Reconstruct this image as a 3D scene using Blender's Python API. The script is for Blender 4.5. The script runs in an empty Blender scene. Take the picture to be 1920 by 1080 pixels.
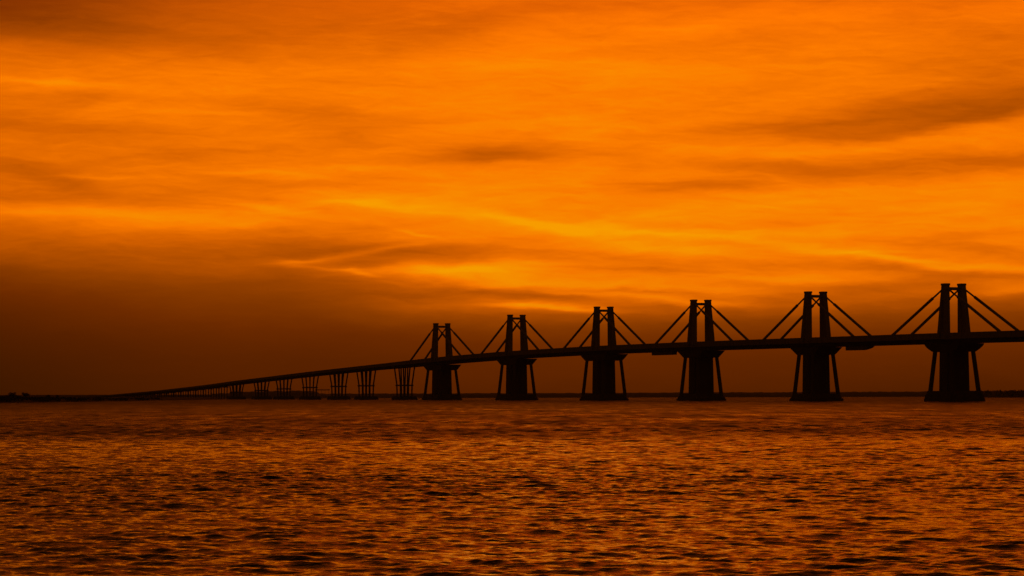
import bpy, bmesh, math, random
import numpy as np
from mathutils import Vector, Matrix
R = math.radians
random.seed(7)
scene = bpy.context.scene
COL = scene.collection

# ------------------------------------------------------------------ camera
FPX = 5700.0                                   # focal length in pixels of a 1920 wide frame
EYE = 7.0
cd = bpy.data.cameras.new('camera')
cam = bpy.data.objects.new('camera', cd)
COL.objects.link(cam)
cd.sensor_width = 36.0
cd.lens = FPX / 1920 * 36
cd.clip_start = 1.0
cd.clip_end = 60000
TILT = math.atan(198 / FPX)
cam.matrix_world = (Matrix.Translation((0, 0, EYE)) @ Matrix.Rotation(R(90) + TILT, 4, 'X')
                    @ Matrix.Rotation(-R(0.15), 4, 'Z'))
scene.camera = cam

# ------------------------------------------------------------------ exposure
scene.view_settings.view_transform = 'Standard'
scene.view_settings.look = 'None'
scene.view_settings.exposure = 0
scene.view_settings.gamma = 1

# ------------------------------------------------------------------ world: dusk sky with lit cloud bands
SUN_AZ, SUN_EL = R(1.5), R(1.0)
world = bpy.data.worlds.new('World')
scene.world = world
world.use_nodes = True
NT = world.node_tree
NT.nodes.clear()
def N(t, **kw):
    n = NT.nodes.new(t)
    for k, v in kw.items():
        setattr(n, k, v)
    return n
def L(a, b):
    NT.links.new(a, b)
def put(sock, v):
    if isinstance(v, (int, float)):
        sock.default_value = v
    else:
        L(v, sock)
def M(op, a, b=None, c=None, clamp=False):
    n = N('ShaderNodeMath', operation=op, use_clamp=clamp)
    put(n.inputs[0], a)
    if b is not None: put(n.inputs[1], b)
    if c is not None: put(n.inputs[2], c)
    return n.outputs[0]
def curve(x, pts, lo, hi):
    """float curve through (x, y) points, x given in [lo, hi], y in [0, 1.5]"""
    n = N('ShaderNodeFloatCurve')
    c = n.mapping.curves[0]
    pts = [((a - lo) / (hi - lo), b / 1.5) for a, b in pts]
    c.points[0].location = pts[0]
    c.points[1].location = pts[-1]
    for p in pts[1:-1]:
        c.points.new(*p)
    n.mapping.update()
    L(M('DIVIDE', M('SUBTRACT', x, lo), hi - lo, clamp=True), n.inputs['Value'])
    return M('MULTIPLY', n.outputs[0], 1.5)

tc = N('ShaderNodeTexCoord')
sx = N('ShaderNodeSeparateXYZ')
L(tc.outputs['Generated'], sx.inputs[0])
az = M('ARCTAN2', sx.outputs[0], sx.outputs[1])
el = M('ARCSINE', sx.outputs[2])
# sky angles in units where one unit is 1/5700 radian, origin up and to the left of the bridge
U = M('MULTIPLY_ADD', az, FPX, 960.0)
V0 = M('MULTIPLY_ADD', el, -FPX, 738.0)
def uvvec(su, sv, shear=0.0, off=(0, 0), src=None):
    u, v = src or (U, V0)
    c = N('ShaderNodeCombineXYZ')
    L(M('MULTIPLY_ADD', u, su, off[0]), c.inputs[0])
    vv = M('MULTIPLY_ADD', u, shear, v) if shear else v
    L(M('MULTIPLY_ADD', vv, sv, off[1]), c.inputs[1])
    return c.outputs[0]
def noise(vec, detail=4, rough=0.55, dist=0.0):
    n = N('ShaderNodeTexNoise')
    L(vec, n.inputs['Vector'])
    n.inputs['Scale'].default_value = 1
    n.inputs['Detail'].default_value = detail
    n.inputs['Roughness'].default_value = rough
    n.inputs['Distortion'].default_value = dist
    return M('SUBTRACT', n.outputs['Fac'], 0.5)
# domain warp, so that no band is straight
w1 = noise(uvvec(0.0035, 0.012, off=(3.1, 7.7)), 3)
w2 = noise(uvvec(0.012, 0.05, off=(11.3, 2.2)), 3)
V = M('ADD', V0, M('ADD', M('MULTIPLY', w1, 26), M('MULTIPLY', w2, 16)))
UW = M('MULTIPLY_ADD', noise(uvvec(0.004, 0.02, off=(31, 17)), 2), 80, U)
# vertical profiles of brightness at four bearings
P = [
 (-100, [(-1500,.30),(-600,.5),(-200,.72),(0,.84),(150,.93),(300,.86),(400,.92),(440,.76),(480,.65),(530,.47),(600,.35),(700,.28),(738,.26),(900,.2)]),
 (500,  [(-1500,.32),(-600,.55),(-200,.80),(0,.90),(100,.93),(200,.94),(300,.92),(400,.98),(430,.90),(470,.77),(500,.68),(540,.56),(600,.46),(650,.39),(700,.365),(738,.34),(900,.25)]),
 (1000, [(-1500,.32),(-600,.58),(-200,.82),(0,.92),(100,.97),(200,.98),(300,.98),(400,1.01),(470,.99),(520,.96),(560,.88),(590,.68),(620,.50),(650,.44),(700,.395),(738,.36),(900,.25)]),
 (1900, [(-1500,.30),(-600,.52),(-200,.80),(0,.92),(100,.92),(200,.93),(300,.97),(400,1.0),(480,.97),(530,.90),(565,.70),(600,.52),(650,.44),(700,.385),(738,.34),(900,.25)]),
]
cur = [curve(V, p[1], -1500, 900) for p in P]
base = cur[0]
for i in range(1, 4):
    mr = N('ShaderNodeMapRange', interpolation_type='SMOOTHSTEP')
    L(UW, mr.inputs['Value'])
    mr.inputs['From Min'].default_value = P[i - 1][0]
    mr.inputs['From Max'].default_value = P[i][0]
    t = mr.outputs[0]
    base = M('ADD', M('MULTIPLY', base, M('SUBTRACT', 1.0, t)), M('MULTIPLY', cur[i], t))
# cloud bands: centre u, v, half length, half height, tilt in degrees (+ = falls to the right), strength
BANDS = [
 # dark
 (40, 35, 190, 42, 3, -.24), (230, 70, 260, 32, 4, -.12), (560, 60, 240, 34, 0, -.07), (860, 50, 130, 20, -9, -.11),
 (1050, 18, 200, 16, -3, -.08), (1560, 0, 260, 18, 0, -.10), (1500, 70, 170, 12, -3, -.05), (1900, 110, 120, 70, 0, -.08),
 (520, 200, 110, 14, 6, -.08), (620, 215, 90, 14, 3, -.07), (90, 180, 140, 14, 2, -.07), (70, 235, 110, 18, 0, -.07),
 (240, 250, 170, 16, 1, -.07), (370, 292, 90, 12, 0, -.10), (60, 322, 95, 15, 8, -.15), (130, 345, 90, 10, 12, -.09),
 (230, 372, 190, 14, 2, -.16), (30, 372, 90, 12, 4, -.08), (470, 372, 130, 12, 7, -.10), (290, 352, 80, 5, 3, -.08),
 (420, 336, 90, 8, 6, -.08), (580, 346, 100, 9, 0, -.08),
 (930, 288, 105, 17, -3, -.24), (990, 282, 130, 15, 0, -.08), (800, 300, 150, 10, -3, -.07), (720, 330, 70, 8, 0, -.07),
 (660, 250, 90, 25, 5, -.07), (800, 222, 110, 7, 2, -.05), (740, 160, 150, 8, 1, -.03),
 (1640, 222, 210, 26, -5, -.20), (1890, 200, 190, 28, -7, -.22), (1480, 243, 150, 11, -3, -.14), (1600, 262, 170, 9, -1, -.13), (1800, 232, 180, 12, -9, -.14),
 (1740, 316, 230, 21, -2, -.18), (1560, 330, 160, 17, 4, -.14), (1900, 312, 120, 14, -4, -.12), (1390, 308, 120, 8, 0, -.13),
 (1280, 350, 110, 15, -3, -.19), (1400, 352, 90, 8, 0, -.10), (1200, 342, 70, 6, 0, -.06), (1180, 385, 90, 9, 5, -.05),
 (860, 462, 210, 12, -3, -.08), (720, 475, 190, 14, 1, -.13), (560, 455, 200, 14, 4, -.10), (700, 498, 60, 9, 0, -.10), (640, 424, 100, 6, 4, -.08),
 (930, 478, 220, 9, 3, -.11), (1060, 475, 130, 6, 4, -.08), (1180, 506, 180, 4, 2, -.11), (1040, 556, 100, 7, 3, -.20), (1170, 545, 160, 4, 2, -.14),
 (920, 545, 100, 8, 4, -.20), (820, 556, 100, 12, 2, -.14), (1400, 498, 170, 9, 2, -.09), (1500, 482, 180, 9, 6, -.10), (1700, 512, 190, 9, 3, -.14), (1850, 476, 130, 13, 7, -.15),
 (1640, 457, 120, 8, 4, -.07), (1850, 445, 120, 5, -2, -.08), (1560, 420, 140, 4, -2, -.06), (1700, 538, 230, 13, -6, -.15), (1150, 575, 140, 5, 0, -.08),
 (1430, 534, 120, 5, 3, -.08), (1750, 400, 140, 5, -2, -.05), (1320, 560, 60, 7, 4, -.08),
 # bright
 (170, 164, 220, 9, 3, .10), (60, 158, 80, 4, 2, .06), (330, 215, 130, 14, 4, .05), (540, 322, 90, 9, 3, .13), (430, 320, 80, 4, 0, .06), (170, 332, 130, 4, 0, .08),
 (200, 402, 210, 12, 3, .11), (330, 418, 120, 8, 3, .07), (60, 400, 100, 9, 2, .07), (490, 388, 80, 7, 12, .14), (640, 380, 150, 10, 0, .12), (460, 408, 120, 8, 5, .05),
 (900, 410, 200, 8, 8, .09), (1010, 424, 120, 7, 11, .11), (760, 388, 150, 8, 3, .07), (1130, 448, 130, 12, 7, .06), (1260, 440, 190, 8, 3, .13), (1340, 470, 180, 9, 2, .10), (1160, 430, 90, 8, 8, .08),
 (1460, 440, 140, 6, 2, .08), (1600, 480, 150, 6, 9, .10), (1730, 500, 150, 7, 6, .12), (1880, 510, 100, 7, 3, .15), (1900, 240, 120, 9, -8, .10), (1600, 285, 220, 10, -4, .07),
 (1280, 278, 80, 8, 0, .05), (1800, 355, 220, 12, -3, .07), (1500, 375, 200, 12, 0, .05), (1130, 130, 140, 16, 2, .05), (1000, 228, 160, 10, -5, .05),
 (1250, 235, 110, 6, -3, .04), (640, 312, 100, 5, 2, .08), (660, 363, 80, 6, 3, .08),
 (560, 492, 45, 8, 2, .16), (640, 478, 100, 6, -7, .17), (730, 466, 80, 5, -7, .13), (610, 486, 90, 5, -2, .10), (640, 503, 50, 3, 4, .15), (780, 436, 36, 3, 14, .14),
 (680, 512, 32, 4, 16, .20), (780, 508, 110, 10, 0, .20), (870, 508, 120, 12, -3, .14), (950, 500, 130, 9, -2, .08), (1020, 530, 170, 9, 3, .12), (1010, 576, 70, 6, 2, .26), (1070, 578, 60, 5, 3, .22),
 (960, 570, 45, 4, 0, .14), (1200, 560, 120, 8, 4, .10), (1330, 545, 120, 8, 3, .12), (1340, 568, 90, 7, 3, .20), (1500, 525, 140, 9, -2, .10), (1890, 552, 70, 8, -4, .20),
 (1290, 525, 140, 6, 1, .08), (420, 380, 60, 3, 10, .06),
]
acc = base
for cu, cv, lu, lv, tilt, amp in BANDS:
    mp = N('ShaderNodeMapping', vector_type='TEXTURE')
    cc = N('ShaderNodeCombineXYZ'); L(UW, cc.inputs[0]); L(V, cc.inputs[1]); L(acc, cc.inputs[2])
    c = cc.outputs[0]                            # z keeps the bands in sequence; its scale makes it count for nothing
    L(c, mp.inputs['Vector'])
    mp.inputs['Location'].default_value = (cu, cv, 0)
    mp.inputs['Rotation'].default_value = (0, 0, R(tilt))
    mp.inputs['Scale'].default_value = (lu * 1.15, lv * 1.2, 1e9)
    d = N('ShaderNodeVectorMath', operation='DOT_PRODUCT')
    L(mp.outputs[0], d.inputs[0]); L(mp.outputs[0], d.inputs[1])
    acc = M('MULTIPLY_ADD', M('POWER', 0.3679, d.outputs['Value']), amp * (.74 if amp < 0 else .74), acc)
# fibrous streaks, strongest where the clouds are lit
s1 = noise(uvvec(0.0030, 0.021, 0.05, (5, 9), (UW, V)), 6, 0.58, 0.6)
s2 = noise(uvvec(0.0085, 0.070, -0.05, (15, 29), (UW, V)), 5, 0.6, 0.8)
s3 = noise(uvvec(0.02, 0.16, 0.02, (45, 2), (UW, V)), 3, 0.6)
st = M('ADD', M('ADD', M('MULTIPLY', s1, .22), M('MULTIPLY', s2, .15)), M('MULTIPLY', s3, .06))
mask = curve(base, [(0, .0), (.35, .06), (.5, .22), (.75, .9), (.95, 1.0), (1.5, 1.0)], 0, 1.5)
lum = M('MULTIPLY_ADD', mask, .025, M('ADD', acc, M('MULTIPLY', st, mask)))
# the glow falls off away from the sunset and towards the zenith
left_dim = curve(az, [(-.6, .28), (-.17, .28), (-.10, .52), (-.03, .82), (.04, 1), (.6, 1)], -.6, .6)   # high sky dimmed to the left, so the left water reflects darker
side = curve(az, [(-3.15, .15), (-1.3, .22), (-.7, .36), (-.35, .6), (-.2, .86), (-.14, 1), (.2, 1), (.35, .85), (.7, .5), (1.3, .26), (3.15, .15)], -3.15, 3.15)
high = curve(el, [(0, 1), (.12, 1), (.2, .84), (.35, .5), (.6, .24), (1.58, .1)], 0, 1.58)
hm_ = N('ShaderNodeMapRange', interpolation_type='SMOOTHSTEP')
L(el, hm_.inputs['Value'])
hm_.inputs['From Min'].default_value = .105
hm_.inputs['From Max'].default_value = .155
side = M('MULTIPLY', side, M('ADD', 1.0, M('MULTIPLY', hm_.outputs[0], M('SUBTRACT', left_dim, 1.0))))
lum = M('MULTIPLY', M('MULTIPLY', lum, side), high)
ramp = N('ShaderNodeValToRGB')
L(M('DIVIDE', lum, 1.25), ramp.inputs[0])
def lin(c):
    c = c / 255
    return c / 12.92 if c <= .04045 else ((c + .055) / 1.055) ** 2.4
stops = [(0, (0, 0, 0)), (.15, (36, 13, 0)), (.25, (62, 24, 0)), (.35, (90, 34, 0)), (.45, (115, 45, 0)), (.55, (141, 60, 0)), (.7, (180, 79, 0)),
         (.85, (217, 98, 0)), (.95, (242, 114, 0)), (1.01, (254, 123, 0)), (1.09, (255, 138, 0)), (1.2, (255, 160, 0))]
cr = ramp.color_ramp
for i, (p, c) in enumerate(stops):
    e = cr.elements[i] if i < 2 else cr.elements.new(p / 1.25)
    if i < 2:
        e.position = p / 1.25
for e, (p, c) in zip(sorted(cr.elements, key=lambda e: e.position), stops):
    pass
els = sorted(range(len(cr.elements)), key=lambda k: cr.elements[k].position)
for k, (p, c) in zip(els, stops):
    cr.elements[k].position = p / 1.25
    cr.elements[k].color = (lin(c[0]), lin(c[1]), lin(c[2]), 1)
# clear air above the cloud veil: a physical dusk sky seen through a warm white balance
sky = N('ShaderNodeTexSky', sky_type='NISHITA', sun_disc=False)
sky.sun_elevation = SUN_EL
sky.sun_rotation = SUN_AZ
sky.dust_density = 4
tint = N('ShaderNodeMix', data_type='RGBA', blend_type='MULTIPLY')
tint.inputs[0].default_value = 1
L(sky.outputs[0], tint.inputs[6])
tint.inputs[7].default_value = (1.0, .23, .015, 1)
hi = N('ShaderNodeMapRange', interpolation_type='SMOOTHSTEP')
L(el, hi.inputs['Value'])
hi.inputs['From Min'].default_value = .10
hi.inputs['From Max'].default_value = .25
up = N('ShaderNodeMapRange', interpolation_type='SMOOTHSTEP')     # the higher cloud is lit redder
L(el, up.inputs['Value'])
up.inputs['From Min'].default_value = .10
up.inputs['From Max'].default_value = .22
redder = N('ShaderNodeMix', data_type='RGBA', blend_type='MULTIPLY')
L(up.outputs[0], redder.inputs[0]); L(ramp.outputs[0], redder.inputs[6])
redder.inputs[7].default_value = (.92, .38, .3, 1)
bg1 = N('ShaderNodeBackground'); L(redder.outputs[2], bg1.inputs[0]); bg1.inputs[1].default_value = 1.0
bg2 = N('ShaderNodeBackground'); L(tint.outputs[2], bg2.inputs[0])
L(M('MULTIPLY', hi.outputs[0], .09), bg2.inputs[1])
bg3 = N('ShaderNodeBackground'); bg3.inputs[0].default_value = (.02, .03, 1, 1)   # a breath of blue through the upper veil
L(M('MULTIPLY', M('MULTIPLY', hi.outputs[0], M('SUBTRACT', 1.0, up.outputs[0])), .005), bg3.inputs[1])
add0 = N('ShaderNodeAddShader')
L(bg2.outputs[0], add0.inputs[0]); L(bg3.outputs[0], add0.inputs[1])
add = N('ShaderNodeAddShader')
L(bg1.outputs[0], add.inputs[0]); L(add0.outputs[0], add.inputs[1])
wo = N('ShaderNodeOutputWorld')
L(add.outputs[0], wo.inputs[0])

# ------------------------------------------------------------------ the sun, almost gone behind the cloud
sd = bpy.data.lights.new('sun', 'SUN')
sd.energy = .003
sd.angle = R(8)
sd.color = (1, .45, .08)
sun = bpy.data.objects.new('sun', sd)
COL.objects.link(sun)
sun.rotation_euler = (R(90) - SUN_EL, 0, math.pi - SUN_AZ)

# ------------------------------------------------------------------ materials
def mat(name, c1, c2, scale=.15, rough=.85, streak=0.0):
    m = bpy.data.materials.new(name)
    m.use_nodes = True
    t = m.node_tree
    b = t.nodes['Principled BSDF']
    g = t.nodes.new('ShaderNodeNewGeometry')
    mp = t.nodes.new('ShaderNodeMapping')
    mp.inputs['Scale'].default_value = (scale, scale, scale * (.15 if streak else 1))
    t.links.new(g.outputs['Position'], mp.inputs[0])
    n = t.nodes.new('ShaderNodeTexNoise')
    n.inputs['Detail'].default_value = 8
    n.inputs['Roughness'].default_value = .65
    n.inputs['Scale'].default_value = 1
    t.links.new(mp.outputs[0], n.inputs['Vector'])
    r = t.nodes.new('ShaderNodeValToRGB')
    r.color_ramp.elements[0].position = .3
    r.color_ramp.elements[1].position = .72
    r.color_ramp.elements[0].color = (*c1, 1)
    r.color_ramp.elements[1].color = (*c2, 1)
    t.links.new(n.outputs[0], r.inputs[0])
    t.links.new(r.outputs[0], b.inputs['Base Color'])
    b.inputs['Roughness'].default_value = rough
    b.inputs['Specular IOR Level'].default_value = .2
    return m
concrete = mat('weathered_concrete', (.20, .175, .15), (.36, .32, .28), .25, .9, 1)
pier_concrete = mat('dark_concrete', (.05, .045, .04), (.12, .105, .09), .2, .9, 1)  # darker concrete for all parts below the slab
asphalt = mat('asphalt', (.04, .04, .04), (.06, .06, .06), .5)
hazed_soil = mat('hazed_shore', (.10, .09, .07), (.2, .18, .14), .02)  # lighter than the shore soil: distance haze put into the colour
soil = mat('shore_soil', (.03, .03, .02), (.07, .06, .045), .02)
leaves = mat('mangrove_leaves', (.015, .022, .01), (.05, .06, .025), .3)
bark = mat('bark', (.04, .03, .02), (.08, .06, .045), 1)
steel = mat('painted_steel', (.10, .09, .08), (.16, .15, .13), .5, .6)

wm = bpy.data.materials.new('lake_water')
wm.use_nodes = True
t = wm.node_tree
b = t.nodes['Principled BSDF']
b.inputs['Base Color'].default_value = (.006, .003, .001, 1)
b.inputs['Roughness'].default_value = .08
b.inputs['IOR'].default_value = 1.33
g = t.nodes.new('ShaderNodeNewGeometry')
def wnoise(sxy, det, off):
    mp = t.nodes.new('ShaderNodeMapping')
    mp.inputs['Scale'].default_value = (sxy[0], sxy[1], 1)
    mp.inputs['Location'].default_value = (off, off * .7, 0)
    t.links.new(g.outputs['Position'], mp.inputs[0])
    n = t.nodes.new('ShaderNodeTexNoise')
    n.inputs['Scale'].default_value = 1
    n.inputs['Detail'].default_value = det
    t.links.new(mp.outputs[0], n.inputs['Vector'])
    return n.outputs[0]
def bump(h, dist, strength, prev=None):
    n = t.nodes.new('ShaderNodeBump')
    n.inputs['Distance'].default_value = dist
    n.inputs['Strength'].default_value = strength
    t.links.new(h, n.inputs['Height'])
    if prev: t.links.new(prev, n.inputs['Normal'])
    return n.outputs[0]
nb = bump(wnoise((1.3, 1.9), 4, 3), .09, 1.0)
nb = bump(wnoise((5.0, 6.0), 3, 9), .03, 1.0, nb)
t.links.new(nb, b.inputs['Normal'])
# wind-ruffled water beyond the current line: rougher, in streaks
sp = t.nodes.new('ShaderNodeSeparateXYZ')
t.links.new(g.outputs['Position'], sp.inputs[0])
def wm_(op, a, c=None, d=None):
    n = t.nodes.new('ShaderNodeMath'); n.operation = op
    for k, v in enumerate((a, c, d)):
        if v is None: continue
        if isinstance(v, (int, float)): n.inputs[k].default_value = v
        else: t.links.new(v, n.inputs[k])
    return n.outputs[0]
line = wm_('MULTIPLY_ADD', wnoise((.02, .004), 3, 5), 90, -45)
mr = t.nodes.new('ShaderNodeMapRange'); mr.interpolation_type = 'SMOOTHSTEP'
t.links.new(wm_('ADD', sp.outputs[1], line), mr.inputs['Value'])
mr.inputs['From Min'].default_value = 400
mr.inputs['From Max'].default_value = 540
patch = wm_('ADD', wm_('MULTIPLY', wm_('SUBTRACT', wnoise((.03, .012), 5, 21), .5), .35),
            wm_('MULTIPLY', wm_('SUBTRACT', wnoise((.22, .012), 4, 41), .5), .45))
mr2 = t.nodes.new('ShaderNodeMapRange')
t.links.new(sp.outputs[1], mr2.inputs['Value'])
mr2.inputs['From Min'].default_value = 600
mr2.inputs['From Max'].default_value = 2600
mr2.inputs['To Min'].default_value = .25
mr2.inputs['To Max'].default_value = .5
ruf = wm_('MULTIPLY', mr.outputs[0], wm_('ADD', mr2.outputs[0], patch))
t.links.new(wm_('ADD', .03, ruf), b.inputs['Roughness'])

# ------------------------------------------------------------------ helpers
def tag(o, label=None, cat=None, group=None, kind=None):
    if label: o['label'] = label
    if cat: o['category'] = cat
    if group: o['group'] = group
    if kind: o['kind'] = kind
    return o
def link(name, bm, m, parent=None):
    me = bpy.data.meshes.new(name)
    bmesh.ops.recalc_face_normals(bm, faces=bm.faces)
    bm.to_mesh(me); bm.free()
    me.materials.append(m)
    o = bpy.data.objects.new(name, me)
    COL.objects.link(o)
    if parent: o.parent = parent
    return o
def prism(bm, ring_a, ring_b):
    """closed solid between two rings of equal length"""
    a = [bm.verts.new(p) for p in ring_a]
    c = [bm.verts.new(p) for p in ring_b]
    n = len(a)
    bm.faces.new(a[::-1]); bm.faces.new(c)
    for i in range(n):
        bm.faces.new((a[i], a[(i + 1) % n], c[(i + 1) % n], c[i]))
def box(bm, x0, x1, y0, y1, z0, z1):
    prism(bm, [(x0, y0, z0), (x1, y0, z0), (x1, y1, z0), (x0, y1, z0)],
              [(x0, y0, z1), (x1, y0, z1), (x1, y1, z1), (x0, y1, z1)])
def beam(bm, p, q, w, h):
    """rectangular bar from p to q; w across, h in the plane of its slope"""
    p, q = Vector(p), Vector(q)
    d = (q - p).normalized()
    s = d.cross(Vector((0, 0, 1)))
    if s.length < 1e-3: s = Vector((0, 1, 0))
    s.normalize()
    u = s.cross(d).normalized()
    off = [s * (w / 2) * a + u * (h / 2) * c for a, c in ((-1, -1), (1, -1), (1, 1), (-1, 1))]
    prism(bm, [p + o for o in off], [q + o for o in off])

# ------------------------------------------------------------------ water: one sheet with real waves, finer where it is seen
def make_water():
    rs = [2.0]
    while rs[-1] < 90: rs.append(rs[-1] * 1.06)
    while rs[-1] < 1600:
        r = rs[-1]
        rs.append(r + (.18 if r < 240 else .18 * (r / 240) ** 1.6))
    while rs[-1] < 8990: rs.append(rs[-1] * 1.02)
    rs[-1] = 8990
    rs = np.array(rs)
    dr = np.gradient(rs)
    fine = R(10.6)
    th = list(np.arange(-fine, fine + 1e-6, .00055))
    side_ = list(np.arange(fine + .0016, R(27), .0016))
    step, a = .0016, side_[-1]
    while a < math.pi:
        step = min(step * 1.35, .12); a += step
        if a < math.pi - .01: side_.append(a)
    th = [-x for x in side_[::-1]] + th + side_
    th = np.array(th)
    nr, nt = len(rs), len(th)
    RR, TT = np.meshgrid(rs, th, indexing='ij')
    X = RR * np.sin(TT); Y = RR * np.cos(TT); Z = np.zeros_like(X)
    X0, Y0 = X.copy(), Y.copy()
    res = np.maximum(dr, rs * .0011 * .5)[:, None]
    rng = np.random.RandomState(3)
    # calmer water beyond the current line some 480 m out, gusts in between
    gust = (np.sin(X0 / 37 + np.sin(Y0 / 61) * 1.3) * np.sin(Y0 / 45 + X0 / 90) * .18 + 1)
    amp_all = gust
    n = 96
    for i in range(n):
        lam = .5 * (22 / .5) ** ((i + rng.rand()) / n)
        k = 2 * math.pi / lam
        ang_ = rng.normal(0, .6) + .2
        kx, ky = k * math.sin(ang_), k * math.cos(ang_)
        slope = .0325 * (1.0 if lam < 1.2 else 1.1 if lam < 2.2 else .66 if lam < 4 else .34 if lam < 9 else .14)
        far_gain = 1 + (0 if lam < 2.2 else 1.3) / (1 + np.exp(-(Y0 - 480) / 60))
        A = slope / k
        ph = rng.rand() * 6.283
        fade = np.clip((lam / res - 2.2) / 2, 0, 1)
        if fade.max() <= 0: continue
        # wave groups
        env = 1 + .7 * np.sin(X0 * kx * .13 + Y0 * ky * .11 + ph * 3) * np.sin(X0 * k * .07 + ph)
        arg = kx * X0 + ky * Y0 + ph
        w = .95 * A * env * amp_all * fade * far_gain
        Z += w * np.sin(arg)
        q = .95
        X += q * w * np.cos(arg) * kx / k
        Y += q * w * np.cos(arg) * ky / k
    verts = np.stack([X, Y, Z], -1).reshape(-1, 3)
    verts = np.vstack([verts, [[0, 0, 0]]])
    i, j = np.meshgrid(np.arange(nr - 1), np.arange(nt), indexing='ij')
    j2 = (j + 1) % nt
    quads = np.stack([i * nt + j, i * nt + j2, (i + 1) * nt + j2, (i + 1) * nt + j], -1).reshape(-1, 4)[:, ::-1]
    ctr = nr * nt
    tris = np.array([(ctr, (k + 1) % nt, k) for k in range(nt)])[:, ::-1]
    me = bpy.data.meshes.new('water')
    me.vertices.add(len(verts)); me.vertices.foreach_set('co', verts.ravel())
    nl = quads.size + tris.size
    me.loops.add(nl)
    me.loops.foreach_set('vertex_index', np.concatenate([quads.ravel(), tris.ravel()]).astype(np.int32))
    npoly = len(quads) + len(tris)
    me.polygons.add(npoly)
    starts = np.concatenate([np.arange(len(quads)) * 4, quads.size + np.arange(len(tris)) * 3])
    me.polygons.foreach_set('loop_start', starts.astype(np.int32))
    me.update(calc_edges=True)
    me.validate()
    me.shade_smooth()
    if me.polygons[len(quads) // 2].normal.z < 0: me.flip_normals()
    me.materials.append(wm)
    o = bpy.data.objects.new('water', me)
    COL.objects.link(o)
    tag(o, kind='structure')
    print('water verts', len(verts))
make_water()

# ------------------------------------------------------------------ shores
def hz(px): return 738 + .0026 * (960 - px)
def spot(px, Y):                                # world x for a bearing and a depth
    return (px - 960) / FPX * Y
def land(name, pts, material, label=None, seed=1):
    """pts: (bearing px, depth of the waterline, depth behind, crest height)"""
    rnd = random.Random(seed)
    bm = bmesh.new()
    dense = []
    for a, c in zip(pts, pts[1:]):
        nseg = max(1, int(abs(c[0] - a[0]) / 6))
        for i in range(nseg):
            f = i / nseg
            dense.append([a[k] + (c[k] - a[k]) * f for k in range(4)])
    dense.append(list(pts[-1]))
    rows = []
    for px, d, back, h in dense:
        d += rnd.uniform(-8, 8)
        prof = [(d, -1.0), (d + 12, .5), (d + 40, h * .55), (d + 90, h * rnd.uniform(.9, 1.04)),
                (d + (back - d) * .5, h * rnd.uniform(.85, 1.0)), (back, h * .6), (back + 30, -1.0)]
        rows.append([bm.verts.new((spot(px, y), y, z)) for y, z in prof])
    for a, c in zip(rows, rows[1:]):
        for k in range(len(a) - 1):
            bm.faces.new((a[k], c[k], c[k + 1], a[k + 1]))
    o = link(name, bm, material)
    for p in o.data.polygons: p.use_smooth = True
    tag(o, label, kind='structure')
    return o
land('shore', [(-900, 2300, 3000, 3.2), (-300, 2550, 3600, 3.6), (0, 2680, 4600, 3.8), (60, 2760, 4700, 3.6), (120, 2880, 4800, 3.4),
               (200, 3130, 5200, 3.2), (300, 3560, 5300, 3.2), (380, 3950, 5300, 3.0), (425, 4500, 5300, 2.0), (432, 4900, 5300, .6)], soil)
land('far_shore', [(395, 4700, 6400, 8), (460, 4720, 6400, 11), (560, 4750, 6400, 13), (592, 4800, 6400, 12.5), (599, 4850, 6400, 7.8),
                   (700, 4950, 7000, 7.8), (1000, 5000, 7000, 8.0), (1300, 5000, 7000, 8.4), (1600, 5000, 7000, 8.8), (1760, 5000, 7000, 9), (2600, 5000, 7000, 10)], hazed_soil, seed=5)
land('headland', [(1752, 4450, 5200, 2.0), (1790, 4150, 5100, 7.5), (1850, 4020, 5100, 9.2), (1930, 3980, 5100, 9.8), (2400, 3900, 5200, 10), (3000, 3900, 5200, 9)], soil, seed=9)
land('hills', [(-1600, 7300, 8300, 6), (-400, 7300, 8300, 7), (300, 7300, 8300, 7), (500, 7300, 8300, 7)], soil, seed=12)

def leaf_cluster(bm, c, r, n, rnd, size):
    for _ in range(n):
        while True:
            v = Vector((rnd.uniform(-1, 1), rnd.uniform(-1, 1), rnd.uniform(-1, 1)))
            if v.length < 1: break
        p = Vector(c) + Vector((v.x * r[0], v.y * r[1], v.z * r[2]))
        a = Vector((rnd.uniform(-1, 1), rnd.uniform(-1, 1), rnd.uniform(-1, 1))).normalized() * size * rnd.uniform(.5, 1.2)
        bb = a.cross(Vector((rnd.uniform(-1, 1), rnd.uniform(-1, 1), rnd.uniform(-1, 1)))).normalized() * size * rnd.uniform(.3, .9)
        vs = [bm.verts.new(p + a), bm.verts.new(p + bb), bm.verts.new(p - a), bm.verts.new(p - bb)]
        bm.faces.new(vs)
def scrub(name, x0, x1, depth, htop, label, seed, step=3.0):
    """a belt of low mangrove along a shore; depth(px), htop(px) in metres above water"""
    rnd = random.Random(seed)
    bm = bmesh.new()
    px = x0
    while px < x1:
        for _ in range(2):
            Y = depth(px) + rnd.uniform(15, 140)
            h = htop(px) * rnd.uniform(.78, 1.04)
            w = rnd.uniform(2.5, 5.5)
            leaf_cluster(bm, (spot(px, Y), Y, h * .55), (w, w, h * .45), 26, rnd, 1.0)
        px += step * rnd.uniform(.6, 1.2)
    o = link(name, bm, leaves)
    tag(o, label, 'shrubs', kind='stuff')
    return o
def interp(pts):
    xs = [p[0] for p in pts]; ys = [p[1] for p in pts]
    return lambda x: float(np.interp(x, xs, ys))
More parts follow.
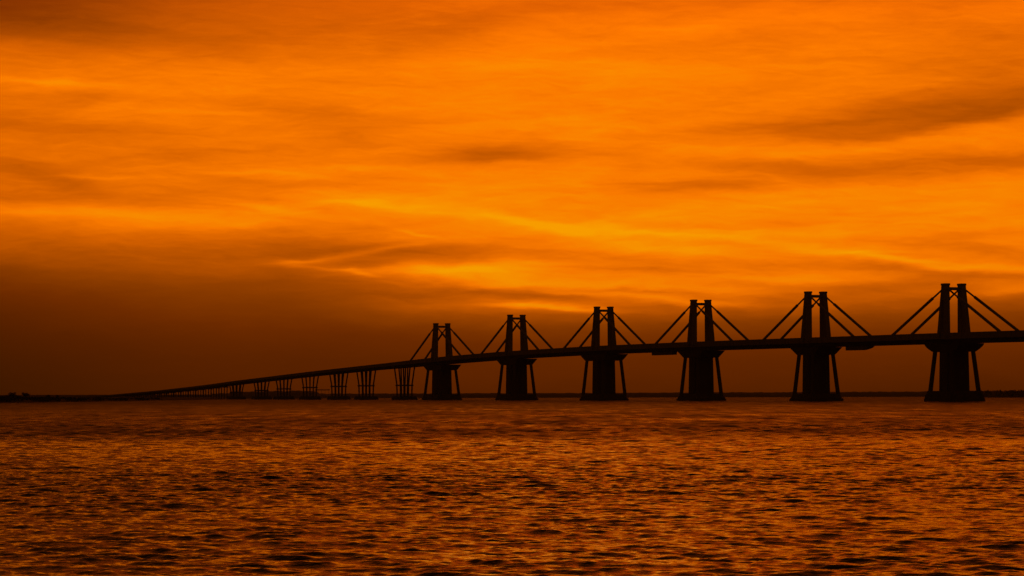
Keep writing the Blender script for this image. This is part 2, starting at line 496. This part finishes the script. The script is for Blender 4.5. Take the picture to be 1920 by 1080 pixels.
scrub('shoreline_scrub', -420, 300, interp([(-900, 2300), (-300, 2550), (0, 2680), (60, 2760), (120, 2880), (200, 3130), (300, 3560)]),
      interp([(-420, 6), (0, 6.4), (16, 7.2), (28, 6.8), (40, 5.6), (60, 5.4), (128, 5.2), (136, 5.0), (140, 4.0), (200, 3.8), (300, 3.6)]),
      'low dark mangrove scrub along the near left shore', 4, 2.2)
scrub('headland_scrub', 1765, 2300, interp([(1752, 4450), (1790, 4150), (1850, 4020), (1930, 3980), (2400, 3900)]),
      interp([(1765, 4), (1800, 9.6), (1860, 10.4), (1925, 11), (2300, 11)]), 'flat dark scrub on the headland at the right', 6, 2.5)

def tree(px, Y, base, height, crown_w, label, seed, lean=0.0, lop=0.0):
    rnd = random.Random(seed)
    root = bpy.data.objects.new('mangrove_tree', None)
    COL.objects.link(root)
    root.location = (spot(px, Y), Y, base)
    tag(root, label, 'tree', 'trees standing above the shore scrub')
    bm = bmesh.new()
    h = height
    def limb(p, q, r0, r1):
        p, q = Vector(p), Vector(q)
        d = (q - p).normalized(); s = d.cross(Vector((0, 1, .1))).normalized(); u = s.cross(d)
        ring = lambda c, r: [c + (s * math.cos(a) + u * math.sin(a)) * r for a in [k * math.pi / 3 for k in range(6)]]
        prism(bm, ring(p, r0), ring(q, r1))
    limb((0, 0, -.8), (lean * .4, 0, h * .4), .38, .28)
    for k in range(5):
        a = k * 1.26 + rnd.random()
        limb((lean * .4, 0, h * .37), (lean + math.cos(a) * crown_w * .3, math.sin(a) * crown_w * .3, h * rnd.uniform(.6, .8)), .2, .07)
    link('trunk', bm, bark, root)
    bm = bmesh.new()
    for k in range(16):
        a = rnd.uniform(0, 6.28); rr = rnd.uniform(0, .38) * crown_w
        x = math.cos(a) * rr
        top = h * (.86 - .30 * lop * (x / crown_w + .5))
        leaf_cluster(bm, (lean + x, math.sin(a) * rr, rnd.uniform(.45 * h, top)), (crown_w * .17, crown_w * .17, h * .14), 60, rnd, .38)
    link('crown', bm, leaves, root)
    return root
tree(22, 2790, 2.6, 7.0, 9.0, 'low round dark tree at the far left of the shore', 1)
tree(47, 2800, 2.8, 8.8, 9.6, 'tallest dark tree on the left shore, its crown sloping down to the right', 2, lop=1.6)
tree(91, 2900, 2.6, 4.6, 5.5, 'small bushy dark tree to the right of the tallest shore tree', 3)
tree(108, 2930, 2.6, 4.0, 3.5, 'smallest thin tree just left of where the shore scrub steps down', 4)

# loading jetty off the tip of the far low hill
def jetty():
    root = bpy.data.objects.new('jetty', None)
    COL.objects.link(root)
    Y = 4830
    x0, x1 = spot(590, Y), spot(618, Y)
    root.location = (x0, Y, 0)
    tag(root, 'thin dark jetty reaching right from the tip of the low far hill', 'jetty')
    bm = bmesh.new()
    box(bm, 0, x1 - x0, -2, 2, 13.0, 14.4)
    link('jetty_deck', bm, steel, root)
    for k in range(4):
        bm = bmesh.new()
        x = (k + .9) * (x1 - x0) / 4.2
        box(bm, x - .2, x + .2, -.2, .2, -1, 12.998)
        link('pile', bm, steel, root)
jetty()

# ------------------------------------------------------------------ the bridge (local x runs along it, away from the camera; local y = its right side as seen)
X0, Y0, TH = 343.0, 2360.0, R(21.1)
bridge = bpy.data.objects.new('bridge', None)
COL.objects.link(bridge)
bridge.location = (X0, Y0, 0)
bridge.rotation_euler = (0, 0, R(90) + TH)     # +x -> (-sin, cos), +y -> (-cos, -sin): +y is the side towards the camera
tag(bridge, 'long dark concrete bridge with cable-stayed twin towers sloping down to the left shore', 'bridge')
prof = [(-900, 46), (-470, 50.5), (-235, 52.4), (0, 53.2), (235, 53.8), (470, 54.2), (705, 54.0), (940, 52.2), (1175, 48.4), (1305, 44.6), (1638, 36.2), (2031, 24.8),
        (2142, 20.8), (2446, 12.6), (2791, 5.6), (2983, 3.2), (3150, 2.6)]
PS = np.array([p[0] for p in prof], float); PZ = np.array([p[1] for p in prof], float)
_ss = np.arange(-900, 3151, 10.0)
_zz = np.interp(_ss, PS, PZ)
_ker = np.hanning(25); _ker /= _ker.sum()
_pad = np.concatenate([_zz[0] + (_zz[1] - _zz[0]) * np.arange(-12, 0), _zz, np.full(12, _zz[-1])])
_zz = np.convolve(_pad, _ker, 'valid')
def deck(s): return float(np.interp(s, _ss, _zz))     # top of the parapet
HW = 9.2
def depth_at(s): return float(np.interp(s, [-900, 1175, 1400, 2000, 2300, 3150], [8.4, 8.2, 6.2, 4.9, 3.8, 2.0]))
def sweep(name, section, m, s0=-880, s1=3140, step=20, parent=bridge, fn=None):
    """section(s) -> list of (y, z) corners"""
    bm = bmesh.new()
    rings = []
    s = s0
    while s <= s1 + .1:
        rings.append([bm.verts.new((s, y, z)) for y, z in section(s)])
        s += step
    n = len(rings[0])
    for a, c in zip(rings, rings[1:]):
        for i in range(n):
            bm.faces.new((a[i], a[(i + 1) % n], c[(i + 1) % n], c[i]))
    bm.faces.new(rings[0]); bm.faces.new(rings[-1][::-1])
    return link(name, bm, m, parent)
def sec_slab(s):
    z, d = deck(s), depth_at(s)
    return [(-HW, z - 1.0), (HW, z - 1.0), (HW, z - d * .58), (HW - .9, z - d * .60), (-HW + .9, z - d * .60), (-HW, z - d * .58)]
def sec_box(s):
    z, d = deck(s), depth_at(s)
    return [(-HW + 1.4, z - d * .602), (HW - 1.4, z - d * .602), (HW - 3.6, z - d), (-HW + 3.6, z - d)]
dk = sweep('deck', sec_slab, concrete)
sweep('box_girder', sec_box, pier_concrete, parent=bridge)  # dark concrete paints in the shade under the slab overhang
sweep('roadway', lambda s: [(-6.6, deck(s) - .996), (6.6, deck(s) - .996), (6.6, deck(s) - .94), (-6.6, deck(s) - .94)], asphalt, parent=dk)
for sg in (-1, 1):
    sweep('parapet', lambda s, g=sg: [(g * HW, deck(s) - .998), (g * HW, deck(s)), (g * (HW - .35), deck(s)), (g * (HW - .5), deck(s) - .998)], concrete, parent=dk)

SP = [0.0, 236.5, 470.0, 700.5, 940.0, 1175.0]
HAUNCH = [27, 27, 28, 35, 32, 34]
TOPS = [91.6, 93.0, 93.0, 93.0, 91.0, 87.2]
def make_tower(s, top, nearest, ah):
    zd = deck(s)
    zb = zd - depth_at(s)
    # pylon: two A-shaped frames, one on each side of the road
    bm = bmesh.new()
    z0 = zd - 3.0
    H = top - z0
    for g in (-1, 1):
        yt, yb = g * 7.1, g * 9.15
        def row(z):                              # frame centre and outer half length at a height
            f = (top - z) / H
            return yt + (yb - yt) * f, 2.95 + 4.2 * f
        zs = top - 13
        yc, hl = row(top - 1.6)
        ya, ha = row(zs)
        w = 1.95
        q = lambda z, x0, x1, ex=0: [(s + x0, row(z)[0] - w - ex, z), (s + x1, row(z)[0] - w - ex, z), (s + x1, row(z)[0] + w + ex, z), (s + x0, row(z)[0] + w + ex, z)]
        prism(bm, q(zs, -ha, ha), q(top - 1.6, -hl, hl))
        prism(bm, q(top - 1.598, -hl - .35, hl + .35, .3), q(top, -hl - .35, hl + .35, .3))
        hb = row(z0)[1]
        lw = 3.1
        prism(bm, q(z0, -hb, -hb + lw + .4), q(zs - .003, -ha, -ha + lw - .0))
        prism(bm, q(z0, hb - lw - .4, hb), q(zs - .003, ha - lw + .0, ha))
    py = link('pylon', bm, concrete, bridge)
    bm = bmesh.new()
    box(bm, s - 1.6, s + 1.6, -5.2, 5.2, top - 5.3, top - 2.9)
    link('crossbeam', bm, concrete, py)
    for g in (-1, 1):
        for e in (-1, 1):
            bm = bmesh.new()
            L_ = 88.0
            za = top - 3.6
            p, q_ = Vector((s + e * 2.2, g * 7.2, za)), Vector((s + e * L_, g * 8.3, deck(s + e * L_) - 2.0))
            m_ = p.lerp(q_, .3)
            beam(bm, p, m_, 1.0, 1.05)             # bare strands near the saddle, cased further down
            beam(bm, p.lerp(q_, .2), q_, 1.5, 1.75)
            link('stay_cable', bm, concrete, py)
    # pier
    bm = bmesh.new()
    top_w = zb - 6.2
    prism(bm, [(s - 6.4, -9.9, 5), (s + 6.4, -9.9, 5), (s + 6.4, 9.9, 5), (s - 6.4, 9.9, 5)],
              [(s - 6, -9.3, zb - .02), (s + 6, -9.3, zb - .02), (s + 6, 9.3, zb - .02), (s - 6, 9.3, zb - .02)])
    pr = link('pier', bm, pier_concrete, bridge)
    bm = bmesh.new()
    n = 6 if nearest else 1
    prev = None
    ringL = []
    for i in range(n + 1):
        f = i / n
        a = ah - 11 + 11 * ((1 - (1 - f) ** 1.7) if nearest else f)
        wv = 9.9 + 1.4 * f
        ringL.append([(s - a, -wv, zb - 6.4 + 6.3 * f), (s + a, -wv, zb - 6.4 + 6.3 * f), (s + a, wv, zb - 6.4 + 6.3 * f), (s - a, wv, zb - 6.4 + 6.3 * f)])
    rv = [[bm.verts.new(p) for p in r] for r in ringL]
    for a, c in zip(rv, rv[1:]):
        for i in range(4): bm.faces.new((a[i], a[(i + 1) % 4], c[(i + 1) % 4], c[i]))
    bm.faces.new(rv[0][::-1]); bm.faces.new(rv[-1])
    link('pier_head', bm, pier_concrete, pr)
    for g in (-1, 1):
        for e in (-1, 1):
            bm = bmesh.new()
            x1, y1, x2, y2 = e * (ah - 13.8), g * 9.3, e * (ah - 9.5), g * 11.8
            a = [(s + x2 - 1.7, y2 - 1.15, 5), (s + x2 + 1.7, y2 - 1.15, 5), (s + x2 + 1.7, y2 + 1.15, 5), (s + x2 - 1.7, y2 + 1.15, 5)]
            c = [(s + x1 - 1.5, y1 - 1.1, zb - 6.42), (s + x1 + 1.5, y1 - 1.1, zb - 6.42), (s + x1 + 1.5, y1 + 1.1, zb - 6.42), (s + x1 - 1.5, y1 + 1.1, zb - 6.42)]
            prism(bm, a, c)
            link('raking_leg', bm, pier_concrete, pr)
    bm = bmesh.new()
    def hexa(a, w, z, c=.8):
        a += (ah - 27) * .8
        return [(s - a, -w * c, z), (s - a * .88, -w, z), (s + a * .88, -w, z), (s + a, -w * c, z), (s + a, w * c, z), (s + a * .88, w, z), (s - a * .88, w, z), (s - a, w * c, z)]
    if nearest:
        prism(bm, hexa(24, 15.8, -2), hexa(22.5, 14.8, 5.2)); prism(bm, hexa(22, 14.4, 5.203), hexa(21, 13.8, 8.2))
    else:
        prism(bm, hexa(23, 15.6, -2), hexa(23, 15.4, 1.8)); prism(bm, hexa(22.4, 15, 1.803), hexa(19.5, 12.9, 6.4))
    link('footing', bm, pier_concrete, pr)
for i, s in enumerate(SP):
    make_tower(s, TOPS[i], i == 0, HAUNCH[i])

# V-shaped approach trestles
VT = [(1305, 17.5, 8.2, 17), (1448, 16, 8, 17), (1557, 16.5, 8, 16.5), (1678, 13, 7, 15.5), (1794, 11.5, 6.5, 14), (1899, 12, 6, 12), (2022, 10, 5, 10), (-235, 17.5, 8.2, 17)]
for s, at, ab, zm in VT:
    zb = deck(s) - depth_at(s)
    zm = min(zm, zb * .55)
    bm = bmesh.new()
    fy = 7.2
    for e in (-1, 1):
        box(bm, s + e * ab - .7, s + e * ab + .7, -fy - 1, fy + 1, zm - .8, zm + .8)
    for y in (-fy, fy):
        box(bm, s - ab + .702, s + ab - .702, y - .5, y + .5, zm - .6, zm + .6)
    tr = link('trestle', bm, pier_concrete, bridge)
    a2 = ab + (at - ab) * .42
    for k in range(4):
        y = (k - 1.5) / 1.5
        for e in (-1, 1):
            bm = bmesh.new()
            r = .68
            q = lambda x, yy, z: [(s + x - r, yy - r, z), (s + x + r, yy - r, z), (s + x + r, yy + r, z), (s + x - r, yy + r, z)]
            prism(bm, q(e * ab * .95, y * 6.3, 2.6), q(e * ab, y * 6.6, zm - .81))
            prism(bm, q(e * ab, y * 6.6, zm + .81), q(e * a2, y * 8.4, zb + 1.2))
            link('column', bm, pier_concrete, tr)
    bm = bmesh.new()
    f0, f1 = ab + 7, fy + 5
    prism(bm, [(s - f0, -f1, -2), (s + f0, -f1, -2), (s + f0, f1, -2), (s - f0, f1, -2)],
              [(s - f0 + 3, -f1 + 2, 4.2), (s + f0 - 3, -f1 + 2, 4.2), (s + f0 - 3, f1 - 2, 4.2), (s - f0 + 3, f1 - 2, 4.2)])
    link('footing', bm, pier_concrete, tr)
# plain bents where the deck runs low
s = 2092
while s < 2640:
    zb = deck(s) - depth_at(s)
    bm = bmesh.new()
    box(bm, s - .8, s + .8, -8, 8, zb - 1.5, zb - .01)
    be = link('bent', bm, pier_concrete, bridge)
    for y in (-6, -2, 2, 6):
        bm = bmesh.new()
        box(bm, s - .6, s + .6, y - .6, y + .6, -2, zb - 1.503)
        link('column', bm, pier_concrete, be)
    s += 42

# work platforms hung under the deck
def platform(s0, s1, label, hull):
    mid = (s0 + s1) / 2
    root = bpy.data.objects.new('work_platform', None)
    COL.objects.link(root)
    zb = deck(mid) - depth_at(mid)
    root.matrix_world = Matrix.Translation((X0, Y0, 0)) @ Matrix.Rotation(R(90) + TH, 4, 'Z') @ Matrix.Translation((mid, 0, zb))
    tag(root, label, 'work platform', 'work platforms hung under the bridge deck')
    n = 12
    bm = bmesh.new()
    rings = []
    hl = (s1 - s0) / 2
    for i in range(n + 1):
        x = -hl + 2 * hl * i / n
        f = (x + hl) / (2 * hl)                  # 0 at the end nearer the camera
        low = -3.0 if not hull else -3.1 * min(1, (f * 2.6) ** .55 if f > 0 else 0) - .35
        slope = deck(mid + x) - depth_at(mid + x) - zb
        rings.append([bm.verts.new(p) for p in ((x, 2.6, -.3 + slope), (x, 7.4, -.3 + slope), (x, 7.2, low + slope), (x, 2.8, low + slope))])
    for a, c in zip(rings, rings[1:]):
        for k in range(4): bm.faces.new((a[k], a[(k + 1) % 4], c[(k + 1) % 4], c[k]))
    bm.faces.new(rings[0]); bm.faces.new(rings[-1][::-1])
    link('platform_body', bm, steel, root)
    for x in (-hl * .8, -hl * .25, hl * .3, hl * .85):
        for y in (3.2, 6.0):
            bm = bmesh.new()
            sl = deck(mid + x) - depth_at(mid + x) - zb
            box(bm, x - .15, x + .15, y - .15, y + .15, -.298 + sl, .2 + sl)
            link('hanger', bm, steel, root)
platform(125, 168, 'curved dark work platform under the deck between the first and second towers from the right', True)
platform(518, 566, 'straight dark work platform under the deck just left of the third tower from the right', False)

# ------------------------------------------------------------------ haze
HAZE = 3.5e-5
bm = bmesh.new()
box(bm, -9300, 9300, -9300, 9300, -3.5, 112)
hm = bpy.data.materials.new('haze')
hm.use_nodes = True
t = hm.node_tree
t.nodes.clear()
pv = t.nodes.new('ShaderNodeVolumePrincipled')
pv.inputs['Color'].default_value = (.8, .8, .8, 1)
pv.inputs['Density'].default_value = HAZE
om = t.nodes.new('ShaderNodeOutputMaterial')
t.links.new(pv.outputs[0], om.inputs['Volume'])
hzb = link('haze', bm, hm)
tag(hzb, 'thin evening haze over the water', 'haze', kind='stuff')
